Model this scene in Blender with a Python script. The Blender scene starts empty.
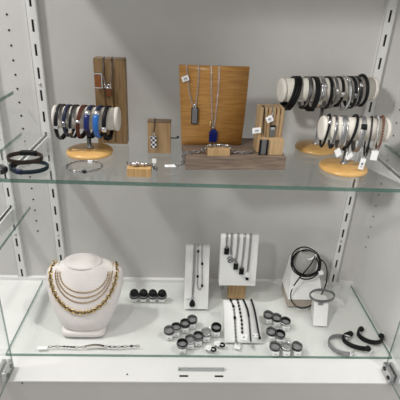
import bpy, bmesh, math, random
from mathutils import Vector, Matrix
random.seed(7)
PI = math.pi
sc = bpy.context.scene
COL = sc.collection
V = Vector
Z1 = 0.3393                      # top face of the upper glass shelf; z = 0 is the lower pane's top

# ------------------------------------------------------------------ materials
def mat(name, col, rough=.5, metal=0., spec=.5, coat=0.):
    m = bpy.data.materials.new(name); m.use_nodes = True
    b = m.node_tree.nodes['Principled BSDF']
    b.inputs['Base Color'].default_value = (*col, 1); b.inputs['Roughness'].default_value = rough
    b.inputs['Metallic'].default_value = metal; b.inputs['Specular IOR Level'].default_value = spec
    b.inputs['Coat Weight'].default_value = coat
    return m

def noisy(name, c1, c2, scale, rough=.5, metal=0., bump=0., stretch=(1, 1, 1), detail=3., spec=.5):
    m = mat(name, c1, rough, metal, spec); nt = m.node_tree; N = nt.nodes; L = nt.links
    b = N['Principled BSDF']
    tc = N.new('ShaderNodeTexCoord'); mp = N.new('ShaderNodeMapping'); mp.inputs['Scale'].default_value = stretch
    no = N.new('ShaderNodeTexNoise'); no.inputs['Scale'].default_value = scale; no.inputs['Detail'].default_value = detail
    cr = N.new('ShaderNodeValToRGB')
    cr.color_ramp.elements[0].position = .32; cr.color_ramp.elements[1].position = .68
    cr.color_ramp.elements[0].color = (*c1, 1); cr.color_ramp.elements[1].color = (*c2, 1)
    L.new(tc.outputs['Object'], mp.inputs['Vector']); L.new(mp.outputs[0], no.inputs['Vector'])
    L.new(no.outputs['Fac'], cr.inputs['Fac']); L.new(cr.outputs['Color'], b.inputs['Base Color'])
    if bump:
        bp = N.new('ShaderNodeBump'); bp.inputs['Strength'].default_value = bump; bp.inputs['Distance'].default_value = .001
        L.new(no.outputs['Fac'], bp.inputs['Height']); L.new(bp.outputs[0], b.inputs['Normal'])
    return m

def wood(name, c1, c2, axis, scale=260, rough=.5, along=.06):
    st = [1, 1, 1]; st[axis] = along
    return noisy(name, c1, c2, scale, rough, 0, .15, st, 4.)

def glassy(name, tint, ior=1.45, gloss=1.0, rough=.015):
    m = bpy.data.materials.new(name); m.use_nodes = True; nt = m.node_tree; N = nt.nodes; L = nt.links
    N.clear()
    out = N.new('ShaderNodeOutputMaterial'); tr = N.new('ShaderNodeBsdfTransparent'); gl = N.new('ShaderNodeBsdfGlossy')
    mx = N.new('ShaderNodeMixShader')
    ge = N.new('ShaderNodeNewGeometry'); dt = N.new('ShaderNodeVectorMath'); dt.operation = 'DOT_PRODUCT'
    L.new(ge.outputs['Incoming'], dt.inputs[0]); L.new(ge.outputs['Normal'], dt.inputs[1])
    def op(kind, a, b_=None):
        q = N.new('ShaderNodeMath'); q.operation = kind
        for k, v in enumerate((a, b_)):
            if v is None: continue
            if isinstance(v, (int, float)): q.inputs[k].default_value = v
            else: L.new(v, q.inputs[k])
        return q.outputs[0]
    r0 = ((ior - 1) / (ior + 1)) ** 2                                # Schlick reflectance, the same from both faces
    fr = op('ADD', op('MULTIPLY', op('POWER', op('SUBTRACT', 1., op('ABSOLUTE', dt.outputs['Value'])), 5.), 1 - r0), r0)
    tr.inputs['Color'].default_value = (*tint, 1); gl.inputs['Color'].default_value = (gloss, gloss, gloss, 1)
    gl.inputs['Roughness'].default_value = rough
    L.new(fr, mx.inputs[0]); L.new(tr.outputs[0], mx.inputs[1]); L.new(gl.outputs[0], mx.inputs[2])
    L.new(mx.outputs[0], out.inputs['Surface'])
    return m

def edge_glass(name, col, clear):
    m = bpy.data.materials.new(name); m.use_nodes = True; nt = m.node_tree; N = nt.nodes; L = nt.links
    b = N['Principled BSDF']; b.inputs['Base Color'].default_value = (*col, 1); b.inputs['Roughness'].default_value = .15
    tr = N.new('ShaderNodeBsdfTransparent'); tr.inputs['Color'].default_value = (.55, .68, .63, 1)
    mx = N.new('ShaderNodeMixShader'); mx.inputs[0].default_value = clear
    L.new(b.outputs[0], mx.inputs[1]); L.new(tr.outputs[0], mx.inputs[2])
    L.new(mx.outputs[0], N['Material Output'].inputs['Surface'])
    return m

def checks(name, scale):
    m = mat(name, (.9, .9, .9), .25, .3); nt = m.node_tree; N = nt.nodes; L = nt.links
    tc = N.new('ShaderNodeTexCoord'); ck = N.new('ShaderNodeTexChecker'); ck.inputs['Scale'].default_value = scale
    ck.inputs['Color1'].default_value = (.92, .92, .94, 1); ck.inputs['Color2'].default_value = (.03, .04, .08, 1)
    L.new(tc.outputs['Object'], ck.inputs['Vector']); L.new(ck.outputs['Color'], N['Principled BSDF'].inputs['Base Color'])
    return m

M = dict(
    wall=noisy('wall laminate', (.60, .59, .575), (.63, .62, .605), 14, .38),
    sidewall=noisy('side laminate', (.66, .655, .64), (.69, .685, .67), 14, .34),
    deck=noisy('deck laminate', (.80, .795, .785), (.83, .825, .815), 20, .32),
    fascia=noisy('fascia laminate', (.60, .585, .57), (.63, .61, .595), 14, .4),
    upright=mat('white enamelled steel', (.78, .78, .77), .35),
    dark=mat('dark hollow', (.012, .012, .012), .8),
    glass=glassy('shelf glass', (.982, .990, .984), 1.40),
    doorglass=glassy('door glass', (.97, .985, .98), 1.35),
    edge=edge_glass('green glass edge', (.07, .16, .13), .40),
    dooredge=edge_glass('dark glass edge', (.10, .13, .12), .5),
    post=mat('shade grey acrylic', (.26, .26, .265), .35),  # clear posts coloured grey to imitate the shade inside the rings
    foam=mat('dark grey foam', (.05, .05, .052), .9, 0, .1),
    frost=mat('frosted acrylic', (.80, .80, .80), .35),
    steel=mat('brushed steel', (.55, .55, .56), .28, 1),
    silver=mat('polished silver', (.78, .78, .79), .2, 1),
    silver_dark=mat('oxidised silver', (.28, .28, .285), .30, 1),
    gunmetal=mat('gunmetal', (.06, .06, .064), .32, 1),
    antique=mat('antique silver', (.27, .245, .21), .35, 1),
    gold=mat('yellow gold', (.72, .53, .25), .28, 1),
    gold_soft=mat('pale gold', (.56, .42, .24), .35, 1),
    goldblack=mat('blackened gold', (.20, .14, .045), .35, 1),
    velvet=noisy('cream velvet', (.72, .68, .61), (.78, .74, .67), 300, .85),
    velvet_cap=noisy('cream suede', (.74, .70, .64), (.79, .75, .69), 200, .8),
    bust=noisy('pale blush velvet', (.76, .715, .70), (.80, .755, .74), 260, .8),
    white=mat('white acrylic', (.86, .86, .85), .3),
    card=noisy('white leatherette', (.85, .85, .84), (.89, .89, .88), 300, .5),
    paper=mat('white paper', (.9, .9, .9), .6),
    clear=glassy('clear acrylic', (.9, .92, .92), 1.4),
    tagink=mat('grey print', (.25, .25, .27), .7),
    base=noisy('golden beech', (.56, .32, .10), (.72, .44, .16), 60, .3, 0, 0, (.25, 1, 1)),
    oak=wood('aged oak', (.21, .125, .052), (.35, .22, .10), 2, 240, .55),
    oak_end=wood('rough oak end', (.16, .11, .07), (.28, .20, .13), 0, 300, .7),
    oak_light=wood('light oak', (.36, .22, .10), (.50, .33, .165), 2, 260, .5),
    stripe=wood('striped beech', (.42, .24, .09), (.66, .43, .20), 2, 420, .5, .02),
    board=wood('amber oak veneer', (.36, .165, .036), (.52, .265, .07), 0, 420, .38, .022),
    tray=wood('grey brown plinth wood', (.115, .082, .060), (.245, .18, .135), 0, 330, .6, .03),
    fin=wood('pale beech', (.38, .25, .125), (.52, .36, .20), 2, 260, .5),
    leather=noisy('black leather', (.006, .006, .0065), (.013, .013, .014), 500, .5, 0, .3, spec=.18),
    leather_brown=noisy('dark brown leather', (.028, .020, .016), (.065, .046, .036), 420, .5, 0, .4, spec=.22),
    leather_red=noisy('red brown leather', (.10, .028, .018), (.16, .05, .03), 420, .45, 0, .3, spec=.22),
    leather_blue=noisy('navy leather', (.008, .012, .035), (.02, .026, .07), 420, .4, 0, .3, spec=.22),
    leather_teal=noisy('dark teal leather', (.007, .016, .022), (.016, .034, .044), 420, .4, 0, .3, spec=.22),
    blue=mat('bright blue enamel', (.02, .16, .55), .3),
    royal=mat('royal blue enamel', (.006, .016, .14), .25),
    amber=noisy('amber wood inlay', (.24, .07, .018), (.36, .12, .03), 200, .35),
    amber_dark=noisy('dark amber inlay', (.16, .045, .015), (.24, .07, .02), 200, .35),
    checks=checks('chequered enamel', 260),
    grey_felt=noisy('grey felt', (.33, .325, .31), (.41, .40, .385), 400, .9),
    taupe=noisy('taupe linen', (.40, .345, .29), (.48, .42, .36), 400, .85),
    mesh=noisy('silver mesh', (.20, .20, .205), (.42, .42, .43), 900, .4, .8, .5),
    bead_brown=noisy('reddish brown beads', (.13, .05, .03), (.22, .09, .055), 500, .45),
)

# ------------------------------------------------------------------ mesh helpers
class MB:
    def __init__(s): s.bm = bmesh.new(); s.mats = []
    def mi(s, m):
        m = M[m]
        if m not in s.mats: s.mats.append(m)
        return s.mats.index(m)
    def face(s, vs, i, smooth=False):
        try: f = s.bm.faces.new(vs)
        except ValueError: return None
        f.material_index = i; f.smooth = smooth; return f
    def box(s, lo, hi, m, bevel=0., mx=None, facemats=None):
        tmp = bmesh.new(); bmesh.ops.create_cube(tmp, size=1.)
        lo = V(lo); hi = V(hi)
        for v in tmp.verts: v.co = V([lo[k] + (v.co[k] + .5) * (hi[k] - lo[k]) for k in range(3)])
        if bevel: bmesh.ops.bevel(tmp, geom=list(tmp.edges), offset=bevel, segments=2, profile=.6, affect='EDGES')
        s.merge(tmp, m, mx, facemats=facemats)
        return s
    def merge(s, tmp, m, mx=None, smooth=False, facemats=None):
        tmp.normal_update(); i = s.mi(m); mp = {}
        for v in tmp.verts: mp[v] = s.bm.verts.new(mx @ v.co if mx else v.co)
        for f in tmp.faces:
            j = i
            if facemats:
                for ax, mm in facemats:
                    if (f.normal.y > .9) if ax == 'back' else (abs(f.normal[ax]) > .9): j = s.mi(mm)
            s.face([mp[v] for v in f.verts], j, smooth)
        tmp.free()
    def loft(s, rings, m, cap=True, smooth=True, closed=False):
        i = s.mi(m)
        R = [[s.bm.verts.new(p) for p in r] for r in rings]
        n = len(R[0]); k = len(R)
        for a in range(k if closed else k - 1):
            A = R[a]; B = R[(a + 1) % k]
            for j in range(n): s.face([A[j], A[(j + 1) % n], B[(j + 1) % n], B[j]], i, smooth)
        if cap and not closed:
            s.face(list(reversed(R[0])), i, False); s.face(R[-1], i, False)
        return s
    def lathe(s, prof, m, c=(0, 0, 0), axis='z', seg=28, sx=1., sy=1., mx=None, cap=True):
        rings = []
        for r, h in prof:
            ring = []
            for j in range(seg):
                a = 2 * PI * j / seg; p = V((r * math.cos(a) * sx, r * math.sin(a) * sy, h))
                if axis == 'x': p = V((p.z, p.x, p.y))
                p = p if mx is None else mx @ p
                ring.append(p + V(c))
            rings.append(ring)
        return s.loft(rings, m, cap)
    def frames(s, pts, closed):
        n = len(pts); T = []
        for k in range(n):
            a = pts[(k - 1) % n] if (closed or k) else pts[0]
            b = pts[(k + 1) % n] if (closed or k < n - 1) else pts[-1]
            t = (b - a); T.append(t.normalized() if t.length > 1e-9 else V((0, 0, 1)))
        return T
    def tube(s, pts, r, m, seg=6, closed=False):
        pts = [V(p) for p in pts]; T = s.frames(pts, closed)
        nrm = T[0].orthogonal().normalized(); rings = []
        for k, p in enumerate(pts):
            nrm = (nrm - T[k] * nrm.dot(T[k]))
            nrm = nrm.normalized() if nrm.length > 1e-6 else T[k].orthogonal().normalized()
            b = T[k].cross(nrm); rr = r[k] if isinstance(r, (list, tuple)) else r
            rings.append([p + (nrm * math.cos(2 * PI * j / seg) + b * math.sin(2 * PI * j / seg)) * rr for j in range(seg)])
        return s.loft(rings, m, True, True, closed)
    def band(s, pts, wdir, w, t, m, closed=True):
        """strap of width w (along wdir) and thickness t, rounded corners"""
        pts = [V(p) for p in pts]; T = s.frames(pts, closed); W = V(wdir).normalized(); rings = []
        h = w / 2; q = t / 2; c = min(h, q) * .6
        sec = [(-h + c, -q), (h - c, -q), (h, -q + c), (h, q - c), (h - c, q), (-h + c, q), (-h, q - c), (-h, -q + c)]
        for k, p in enumerate(pts):
            o = T[k].cross(W); o = o.normalized() if o.length > 1e-6 else V((0, 0, 1))
            rings.append([p + W * a + o * b for a, b in sec])
        return s.loft(rings, m, True, True, closed)
    def ball(s, c, r, m, sub=1, scale=(1, 1, 1)):
        tmp = bmesh.new(); bmesh.ops.create_icosphere(tmp, subdivisions=sub, radius=r)
        for v in tmp.verts: v.co = V([v.co[k] * scale[k] for k in range(3)]) + V(c)
        s.merge(tmp, m, None, True); return s
    def link(s, c, t, n, L, W, r, m, seg=4, nn=10):
        t = V(t).normalized(); n = V(n); n = (n - t * n.dot(t)).normalized(); pts = []
        for k in range(nn):
            a = 2 * PI * k / nn; pts.append(V(c) + t * (L / 2 * math.cos(a)) + n * (W / 2 * math.sin(a)))
        return s.tube(pts, r, m, seg, True)
    def chain(s, path, m, L=.004, W=.0026, r=.00045, up=(0, 0, 1), nn=8, seg=4, pitch=.72):
        P = resample(path, L * pitch)
        for k in range(len(P) - 1):
            t = P[k + 1] - P[k]; u = V(up); n = u if k % 2 == 0 else t.cross(u)
            if n.cross(t).length < 1e-7: n = t.orthogonal()
            s.link((P[k] + P[k + 1]) / 2, t, n, L, W, r, m, seg, nn)
        return s
    def build(s, name, parent=None, loc=None):
        me = bpy.data.meshes.new(name)
        bmesh.ops.recalc_face_normals(s.bm, faces=list(s.bm.faces))
        co = [v.co.copy() for v in s.bm.verts]
        if parent is not None:
            org = root_of(parent)
        elif loc is not None: org = V(loc)
        else:
            lo = V([min(c[k] for c in co) for k in range(3)]); hi = V([max(c[k] for c in co) for k in range(3)])
            org = V(((lo.x + hi.x) / 2, (lo.y + hi.y) / 2, lo.z))
        for v in s.bm.verts: v.co -= org
        s.bm.to_mesh(me); s.bm.free()
        for m in s.mats: me.materials.append(m)
        o = bpy.data.objects.new(name, me); COL.objects.link(o)
        if parent is not None: o.parent = parent
        else: o.location = org
        return o

def root_of(o):
    while o.parent: o = o.parent
    return V(o.location)

def resample(path, step):
    P = [V(p) for p in path]; out = [P[0].copy()]; d = 0.; tot = sum((P[k + 1] - P[k]).length for k in range(len(P) - 1))
    n = max(2, round(tot / step)); step = tot / n; k = 0; acc = 0.
    for j in range(1, n + 1):
        tgt = j * step
        while k < len(P) - 2 and acc + (P[k + 1] - P[k]).length < tgt: acc += (P[k + 1] - P[k]).length; k += 1
        seg = (P[k + 1] - P[k]).length
        out.append(P[k].lerp(P[k + 1], min(1., (tgt - acc) / seg if seg else 0)))
    return out

def smooth(path, it=3):
    P = [V(p) for p in path]
    for _ in range(it):
        Q = [P[0]]
        for a, b in zip(P, P[1:]): Q += [a.lerp(b, .25), a.lerp(b, .75)]
        Q.append(P[-1]); P = Q
    return P

def tag(o, label, cat, group=None):
    o['label'] = label; o['category'] = cat
    if group: o['group'] = group
    return o
def thing(name, label, cat, loc, group=None):
    o = bpy.data.objects.new(name, None); COL.objects.link(o); o.location = V(loc); o.empty_display_size = .01
    return tag(o, label, cat, group)
def structure(o): o['kind'] = 'structure'; return o

def box1(name, lo, hi, m, parent=None, bevel=0., facemats=None, mx=None):
    b = MB(); b.box(lo, hi, m, bevel, mx, facemats); return b.build(name, parent)

def price_tag(parent, top, w=.009, h=.014, yaw=0., tilt=0., roll=0., string=None, marked=False, ink=.4):
    """small white swing tag hanging from point top"""
    mx = Matrix.Translation(V(top)) @ Matrix.Rotation(yaw, 4, 'Z') @ Matrix.Rotation(tilt, 4, 'X') @ Matrix.Rotation(roll, 4, 'Y')
    b = MB(); b.box((-w / 2, -.0003, -h), (w / 2, .0003, 0), 'paper', 0, mx)
    if marked:
        b.box((-w * .22, -.0005, -h * .62), (w * .22, -.0003, -h * .38), 'tagink', 0, mx)
        b.box((-w * .3, -.0005, -h * .8), (w * .3, -.0003, -h * .74), 'tagink', 0, mx)
    ob = b.build('price_tag', parent)
    if string: q = MB(); q.tube([V(string), V(top)], .00025, 'paper', 4); q.build('string', ob)
    return ob

# ------------------------------------------------------------------ setting
YB = .012
structure(box1('wall_back', (-1.3, YB, -.35), (.375, YB + .02, .95), 'wall'))
wr = structure(box1('wall_right', (.357, -.2712, -.35), (.375, YB, .80), 'sidewall'))
b = MB()
for k in range(19):
    b.lathe([(.002, 0), (.002, .0006)], 'dark', (.3566, -.012, .109 + .025 * k), 'x', 10)
b.build('pin_hole_row', wr)
structure(box1('floor', (-1.3, -.2712, -.0095), (.357, YB, -.006), 'deck', None, .0008))
structure(box1('trim_1', (-1.3, -.2704, -.35), (.357, -.2490, -.0096), 'fascia'))
structure(box1('baseboard_back', (-1.3, YB - .009, -.006), (.357, YB, .0015), 'deck'))
structure(box1('shade_canopy', (-.31, -.2712, .70), (.375, YB + .02, .72), 'sidewall'))  # unseen canopy, added and set low to shade the upper back wall
b = MB()
for k in range(18):
    b.lathe([(.0019, 0), (.0019, .0006)], 'dark', (0, 0, 0), 'x', 10, mx=Matrix.Translation((-.3503, YB - .0005, .1175 + .025 * k)) @ Matrix.Rotation(PI / 2, 4, 'Z'))
structure(b.build('trim_2')); bpy.data.objects['trim_2']['label'] = 'column of dark pin holes in the wall'

# black slots and screw heads in the deck front
fl = bpy.data.objects['floor']
for x0 in (-.0415, .0195):
    b = MB(); b.box((x0, -.2612, -.0075), (x0 + .0155, -.2572, -.0055), 'dark', .0009); b.build('lock_slot', fl)
for x, y in ((-.131, -.2565),):
    b = MB(); b.lathe([(.0014, -.0065), (.0014, -.0052), (.0008, -.0050)], 'gunmetal', (x, y, 0), seg=10); b.build('screw', fl)
b = MB(); b.lathe([(.0013, 0), (.0013, .0012)], 'gunmetal', (0, 0, 0), seg=10, mx=Matrix.Translation((-.304, -.2704, -.0115)) @ Matrix.Rotation(PI / 2, 4, 'X'))
b.build('screw', bpy.data.objects['trim_1'])
t = thing('lock_plate', 'clear plastic lock strip lying on the white ledge below the lower glass', 'plate', (-.003, -.246, -.006))
b = MB(); b.box((-.044, -.2494, -.006), (.038, -.2405, -.0042), 'clear', .0004); b.build('strip', t)
for x in (-.0405, .0405):
    b = MB(); b.lathe([(.0016, 0), (.0016, .0012), (.001, .0017)], 'clear', (x, -.245, -.006), seg=10); b.build('peg', t)

# slotted uprights
def upright(x, label):
    o = MB(); w = .0088; y0 = .0045; y1 = YB - .0001; lo = -.005; hi = .79
    sw = .0019; sl = .0098
    cs = [.1715 + .0395 * k for k in range(-4, 16)]
    i = o.mi('upright')
    def quad(x0, x1, z0, z1, m='upright', y=y0): o.face([o.bm.verts.new(p) for p in ((x0, y, z0), (x1, y, z0), (x1, y, z1), (x0, y, z1))], o.mi(m))
    quad(x - w, x - sw, lo, hi); quad(x + sw, x + w, lo, hi)
    z = lo
    for c in cs:
        if c - sl <= z: continue
        quad(x - sw, x + sw, z, c - sl); z = c + sl
    quad(x - sw, x + sw, z, hi)
    quad(x - sw - .001, x + sw + .001, lo, hi, 'dark', y0 + .0012)
    for s_ in (-1, 1):
        o.box((x + s_ * w - .0006, y0, lo), (x + s_ * w + .0006, y1, hi), 'upright')
    ob = o.build('slotted_upright')
    tag(ob, label, 'shelf upright', 'slotted shelf uprights')
    for zc in (.1125, .4285):
        q = MB(); q.lathe([(.0026, 0), (.0026, .0012), (.0012, .0018)], 'steel', (0, 0, 0), seg=12,
                          mx=Matrix.Translation((x, y0, zc)) @ Matrix.Rotation(PI / 2, 4, 'X')); q.build('screw', ob)
    return ob
upright(-.3059, 'white slotted wall upright between the necklace bust and the dotted column')
upright(.3077, 'white slotted wall upright near the right wall, behind the rear bracelet bar')
upright(-.3957, 'white slotted wall upright at the far left, left of the dotted column')

# shelf brackets
def bracket(x, ztop, yend, label):
    o = MB(); i = 'upright'
    prof = [(YB - .0095, ztop), (yend, ztop), (yend, ztop - .007), (YB - .0095, ztop - .038)]
    A = [o.bm.verts.new((x - .003, y, z)) for y, z in prof]; B = [o.bm.verts.new((x + .003, y, z)) for y, z in prof]
    k = o.mi(i); o.face(A, k); o.face(B, k)
    for j in range(4): o.face([A[j], A[(j + 1) % 4], B[(j + 1) % 4], B[j]], k)
    o.box((x - .006, yend, ztop - .0012), (x + .006, YB - .0095, ztop), i)
    ob = o.build('shelf_bracket'); return tag(ob, label, 'bracket', 'white shelf brackets')
bracket(-.3059, Z1 - .0062, -.165, 'white bracket under the upper shelf, left end')
bracket(.3077, Z1 - .0062, -.165, 'white bracket under the upper shelf, right end')
bracket(-.3957, .1832 - .0062, -.165, 'white bracket under the short glass shelf at the far left, lower one')

# glass
def pane(name, lo, hi, label, m='glass', e='edge', ax=2, cat='glass shelf'):
    o = MB(); fm = [(k, e) for k in range(3) if k != ax] + [('back', m)]
    o.box(lo, hi, m, 0, None, fm); ob = o.build(name)
    return tag(ob, label, cat)
pane('glass_shelf', (-.350, -.2211, Z1 - .006), (.350, 0, Z1), 'wide clear glass shelf across the middle carrying bracelet bars and wooden displays')
pane('glass_shelf', (-.350, -.2175, -.0058), (.350, -.0005, 0), 'lower glass pane lying on the white deck under bust and rings')
pane('glass_shelf', (-1.05, -.2211, .1832 - .006), (-.354, 0, .1832), 'short glass shelf at far left, lower one, beside the bust')
pane('glass_shelf', (-1.05, -.2211, .4159 - .006), (-.354, 0, .4159), 'short glass shelf at far left, upper one, near the dotted column')

# glass doors, standing open
def door(sx, xh, label):
    t = thing('glass_door', label, 'glass door', (xh, -.2475, -.0058))
    o = MB(); o.box((xh - .0015, -.60, -.001), (xh + .0015, -.2475, .78), 'doorglass', 0, None, [(1, 'dooredge'), (2, 'dooredge')]); o.build('pane', t)
    c = thing_part_hinge(t, sx, xh)
    return t
def thing_part_hinge(t, sx, xh):
    o = MB(); xh = xh + (-.0085 if sx < 0 else .003)
    # clamp: two cheeks, a back bridge and a pivot foot standing on the deck edge
    for s_ in (-1, 1):
        o.box((xh + s_ * .0050 - .0030, -.277, -.0058), (xh + s_ * .0050 + .0030, -.245, .0165), 'steel', .0012)
    o.box((xh - .0078, -.2485, -.0058), (xh + .0078, -.2440, .0140), 'steel', .0010)
    h = o.build('hinge_clamp', t)
    inner = -sx
    for y, z in ((-.2695, .0050), (-.2530, .0085)):
        q = MB(); q.lathe([(.0036, 0), (.0036, .0016), (.002, .0018)], 'gunmetal', (0, 0, 0), 'x', 12,
                          mx=Matrix.Translation((xh + inner * .0080, y, z)) @ Matrix.Scale(inner, 4, (1, 0, 0))); q.build('screw', h)
    return h
door(-1, -.3255, 'open glass door at the left with a steel hinge clamp at its foot')
door(1, .3235, 'open glass door at the right with a steel hinge clamp at its foot')

# ------------------------------------------------------------------ bracelet bars
def bar_stand(name, label, base, base_r, p0, p1, r, stem_top=None, sy=1.):
    t = thing(name, label, 'bracelet stand', base)
    bx, by, bz = base
    o = MB(); o.lathe([(base_r * .93, 0), (base_r * .99, .0012), (base_r, .0035), (base_r * .96, .0062), (base_r * .75, .0085), (base_r * .3, .0098), (.001, .0100)],
                      'base', base, seg=48); o.build('base', t)
    c = (V(p0) + V(p1)) / 2
    o = MB(); o.lathe([(.0062, .0095), (.0062, .0125), (.0036, .0135), (.0034, c.z - bz - r + .003)], 'steel', base, seg=16); o.build('stem', t)
    d = (V(p1) - V(p0)); ln = d.length; d.normalize()
    mx = Matrix.Translation(V(p0)) @ d.to_track_quat('X', 'Z').to_matrix().to_4x4()
    e = .006
    o = MB(); o.lathe([(r * .97, e), (r * .97, ln - e)], 'velvet', (0, 0, 0), 'x', 36, mx=mx); o.build('bar', t)
    for a, s_ in ((0, 1), (ln, -1)):
        o = MB(); o.lathe([(r * .90, a), (r, a + s_ * .0012), (r * 1.02, a + s_ * .0035), (r, a + s_ * .0065)], 'velvet_cap', (0, 0, 0), 'x', 36, mx=mx)
        o.lathe([(r * .8, a - s_ * .0006), (r * .8, a + s_ * .001)], 'velvet_cap', (0, 0, 0), 'x', 30, mx=mx)
        o.build('end_cap', t)
    return t, V(p0), d, r

BARS = {}
BARS['L'] = bar_stand('bracelet_stand', 'cream bracelet bar on a round wooden foot at the left, before the tall oak block', (-.2007, -.104, Z1), .0385,
                      (-.2535, -.104, .399), (-.1490, -.104, .399), .0186)
BARS['B'] = bar_stand('bracelet_stand', 'longer cream bracelet bar at the right, standing behind the shorter one', (.1990, -.047, Z1), .0375,
                      (.1180, -.057, .4455), (.2875, -.038, .4502), .0200)
BARS['F'] = bar_stand('bracelet_stand', 'shorter cream bracelet bar at the right front with white tags hanging off it', (.2170, -.1455, Z1), .0385,
                      (.1695, -.1455, .4069), (.2745, -.1455, .4069), .0187)

def loop_on(bar, s_, hh=.0285, aa=.026, lean=0., yaw=0., n=40, t=.002):
    _, p0, d, r = BARS[bar]
    c = p0 + d * s_; u = V((0, 0, 1)).cross(d).normalized()          # +u points to the back
    dd = (d * math.cos(yaw) + u * math.sin(yaw)); uu = (u * math.cos(yaw) - d * math.sin(yaw))
    zz = (V((0, 0, 1)) - d * lean)
    cz = c + V((0, 0, r + t / 2 + .0003)) - zz * hh
    pts = [cz + uu * (aa * math.cos(a)) + zz * (hh * math.sin(a)) for a in [2 * PI * k / n for k in range(n)]]
    return pts, dd, cz, uu, zz

def arc(pts, a0, a1):
    n = len(pts); k0 = int(a0 * n); k1 = int(a1 * n); return [pts[k % n] for k in range(k0, k1 + 1)]
# on a loop: fraction 0 = back, .25 = top, .5 = front, .75 = bottom

def bracelet(bar, s_, label, w, mat_, t=.002, lean=0., yaw=0., hh=.0285, aa=.0255, plate=None, stripe=None, clasp=None, round_=False,
             tagged=None, rows=0, beads=None, group='bracelets on bars', accent=None):
    yaw += {'F': -.22, 'B': -.12, 'L': 0}[bar]                       # how the strap hangs round its bar
    pts, dd, cz, uu, zz = loop_on(bar, s_, hh, aa - (.0028 if bar == 'F' else 0), lean, yaw, t=t)
    t_ = thing('bracelet', label, 'bracelet', pts[30], group)
    out = lambda p: (p - cz).normalized()
    o = MB()
    if beads:
        P = resample(pts + [pts[0]], beads * 1.9)[:-1]
        for p in P: o.ball(p, beads, mat_, 1)
        o.build('bead_string', t_)
    elif rows:
        for k in range(rows):
            off = dd * ((k - (rows - 1) / 2) * w / rows)
            o.tube([p + off for p in pts], w / rows / 2 * 1.02, mat_, 6, True)
        o.build('cords', t_)
    elif round_:
        o.tube(pts, w / 2, mat_, 8, True); o.build('cord', t_)
    else:
        o.band(pts, dd, w, t, mat_); o.build('strap', t_)
    if stripe:                                                       # raised metal lines running round the strap
        q = MB()
        for off in stripe[1]:
            q.tube([p + out(p) * (t / 2) + dd * off for p in pts], .00045, stripe[0], 5, True)
        q.build('metal_inlay', t_)
    if plate:                                                        # metal or enamel plate on the front
        pm, a0, a1 = plate; q = MB()
        q.band([p + out(p) * (t * .5 + .0008) for p in arc(pts, a0, a1)], dd, w * 1.12, .0016, pm, False); q.build('plate', t_)
    if accent:                                                       # small metal sleeves
        q = MB()
        for pm, a in accent:
            q.band([p + out(p) * .0002 for p in arc(pts, a - .02, a + .025)], dd, w * 1.25, t + .0022, pm, False)
        q.build('sleeve', t_)
    if clasp:
        pm, a0, a1 = clasp; q = MB()
        q.band(arc(pts, a0, a1), dd, w * 1.35, t + .003, pm, False); q.build('clasp', t_)
    if tagged:
        pos, w_, h_, yw, rl, mk = tagged
        near = min(pts, key=lambda p: (p - V(pos)).length)
        price_tag(t_, pos, w_, h_, yw, -.12, rl, near, mk)
    return t_

gl = 'bracelets on the left bar'
lb = lambda s: 'bracelet on the left bar, ' + s
bracelet('L', .0125, 'black leather bracelet with two steel lines, first from left on the left bar', .0062, 'leather', lean=-.05, yaw=-0.10, hh=0.0270, stripe=('silver_dark', (-.0031, .0031)), accent=[('silver', .52)], group=gl, clasp=('leather', .72, .80))
bracelet('L', .0245, 'navy black leather bracelet with a blue sleeve, second from left on the left bar', .0058, 'leather_blue', lean=-.03, yaw=-0.12, hh=0.0244, aa=.0245, accent=[('silver_dark', .5)], group=gl, clasp=('leather', .70, .79))
bracelet('L', .0350, 'thin black bracelet edged in silver, third from left on the left bar', .0050, 'leather', lean=-.10, yaw=-0.08, hh=0.0260, stripe=('silver_dark', (-.0022, .0022)), accent=[('silver', .55)], group=gl)
bracelet('L', .0480, 'reddish brown braided leather bracelet on the left bar', .0062, 'leather_red', lean=-.12, yaw=-0.10, hh=0.0256, rows=3, accent=[('silver', .47)], group=gl, clasp=('leather', .68, .80))
bracelet('L', .0600, 'dark navy bracelet with a black front plate, between brown and blue ones', .0075, 'leather_blue', lean=-.04, yaw=-0.12, hh=0.0251, aa=.0245, plate=('royal', .40, .56), accent=[('silver', .38)], group=gl, clasp=('leather', .68, .82))
bracelet('L', .0742, 'black bracelet with a bright blue front plate on the left bar', .0078, 'leather_blue', lean=-.03, yaw=-0.12, hh=0.0246, aa=.0245, plate=('blue', .42, .70), accent=[('silver', .39)], group=gl)
bracelet('L', .0868, 'black leather bracelet with silver clip, last at the right on the left bar', .0068, 'leather', lean=-.02, yaw=-0.12, hh=0.0265, accent=[('silver', .53)], group=gl, clasp=('leather', .66, .80))

gb = 'bracelets on the longer rear bar'
bracelet('B', .0275, 'wide black leather bracelet drooping left, first on the rear right bar', .0135, 'leather', lean=-.28, yaw=0.06, hh=0.0265, rows=3, group=gb, clasp=('leather', .70, .80))
bracelet('B', .0470, 'black and grey woven bracelet, second from left on the rear right bar', .0058, 'silver_dark', lean=-.10, yaw=0.09, hh=0.0256, stripe=('gunmetal', (-.0025, .0025)), group=gb, clasp=('leather', .66, .76))
bracelet('B', .0590, 'broad plain black leather bracelet, third from left on the rear right bar', .0090, 'leather', lean=-.04, yaw=0.09, hh=0.0279, group=gb, clasp=('leather', .68, .80))
bracelet('B', .0700, 'silver grey banded bracelet with bright clip right of the broad black one', .0072, 'silver', lean=-.06, yaw=0.08, hh=0.0256, aa=.0245, stripe=('gunmetal', (-.0018, .0018)), accent=[('silver', .42)], group=gb)
bracelet('B', .0835, 'black leather bracelet right above the stem of the rear right bar', .0070, 'leather', lean=-.03, yaw=0.12, hh=0.0270, group=gb, stripe=('silver_dark', (.0020,)))
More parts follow.
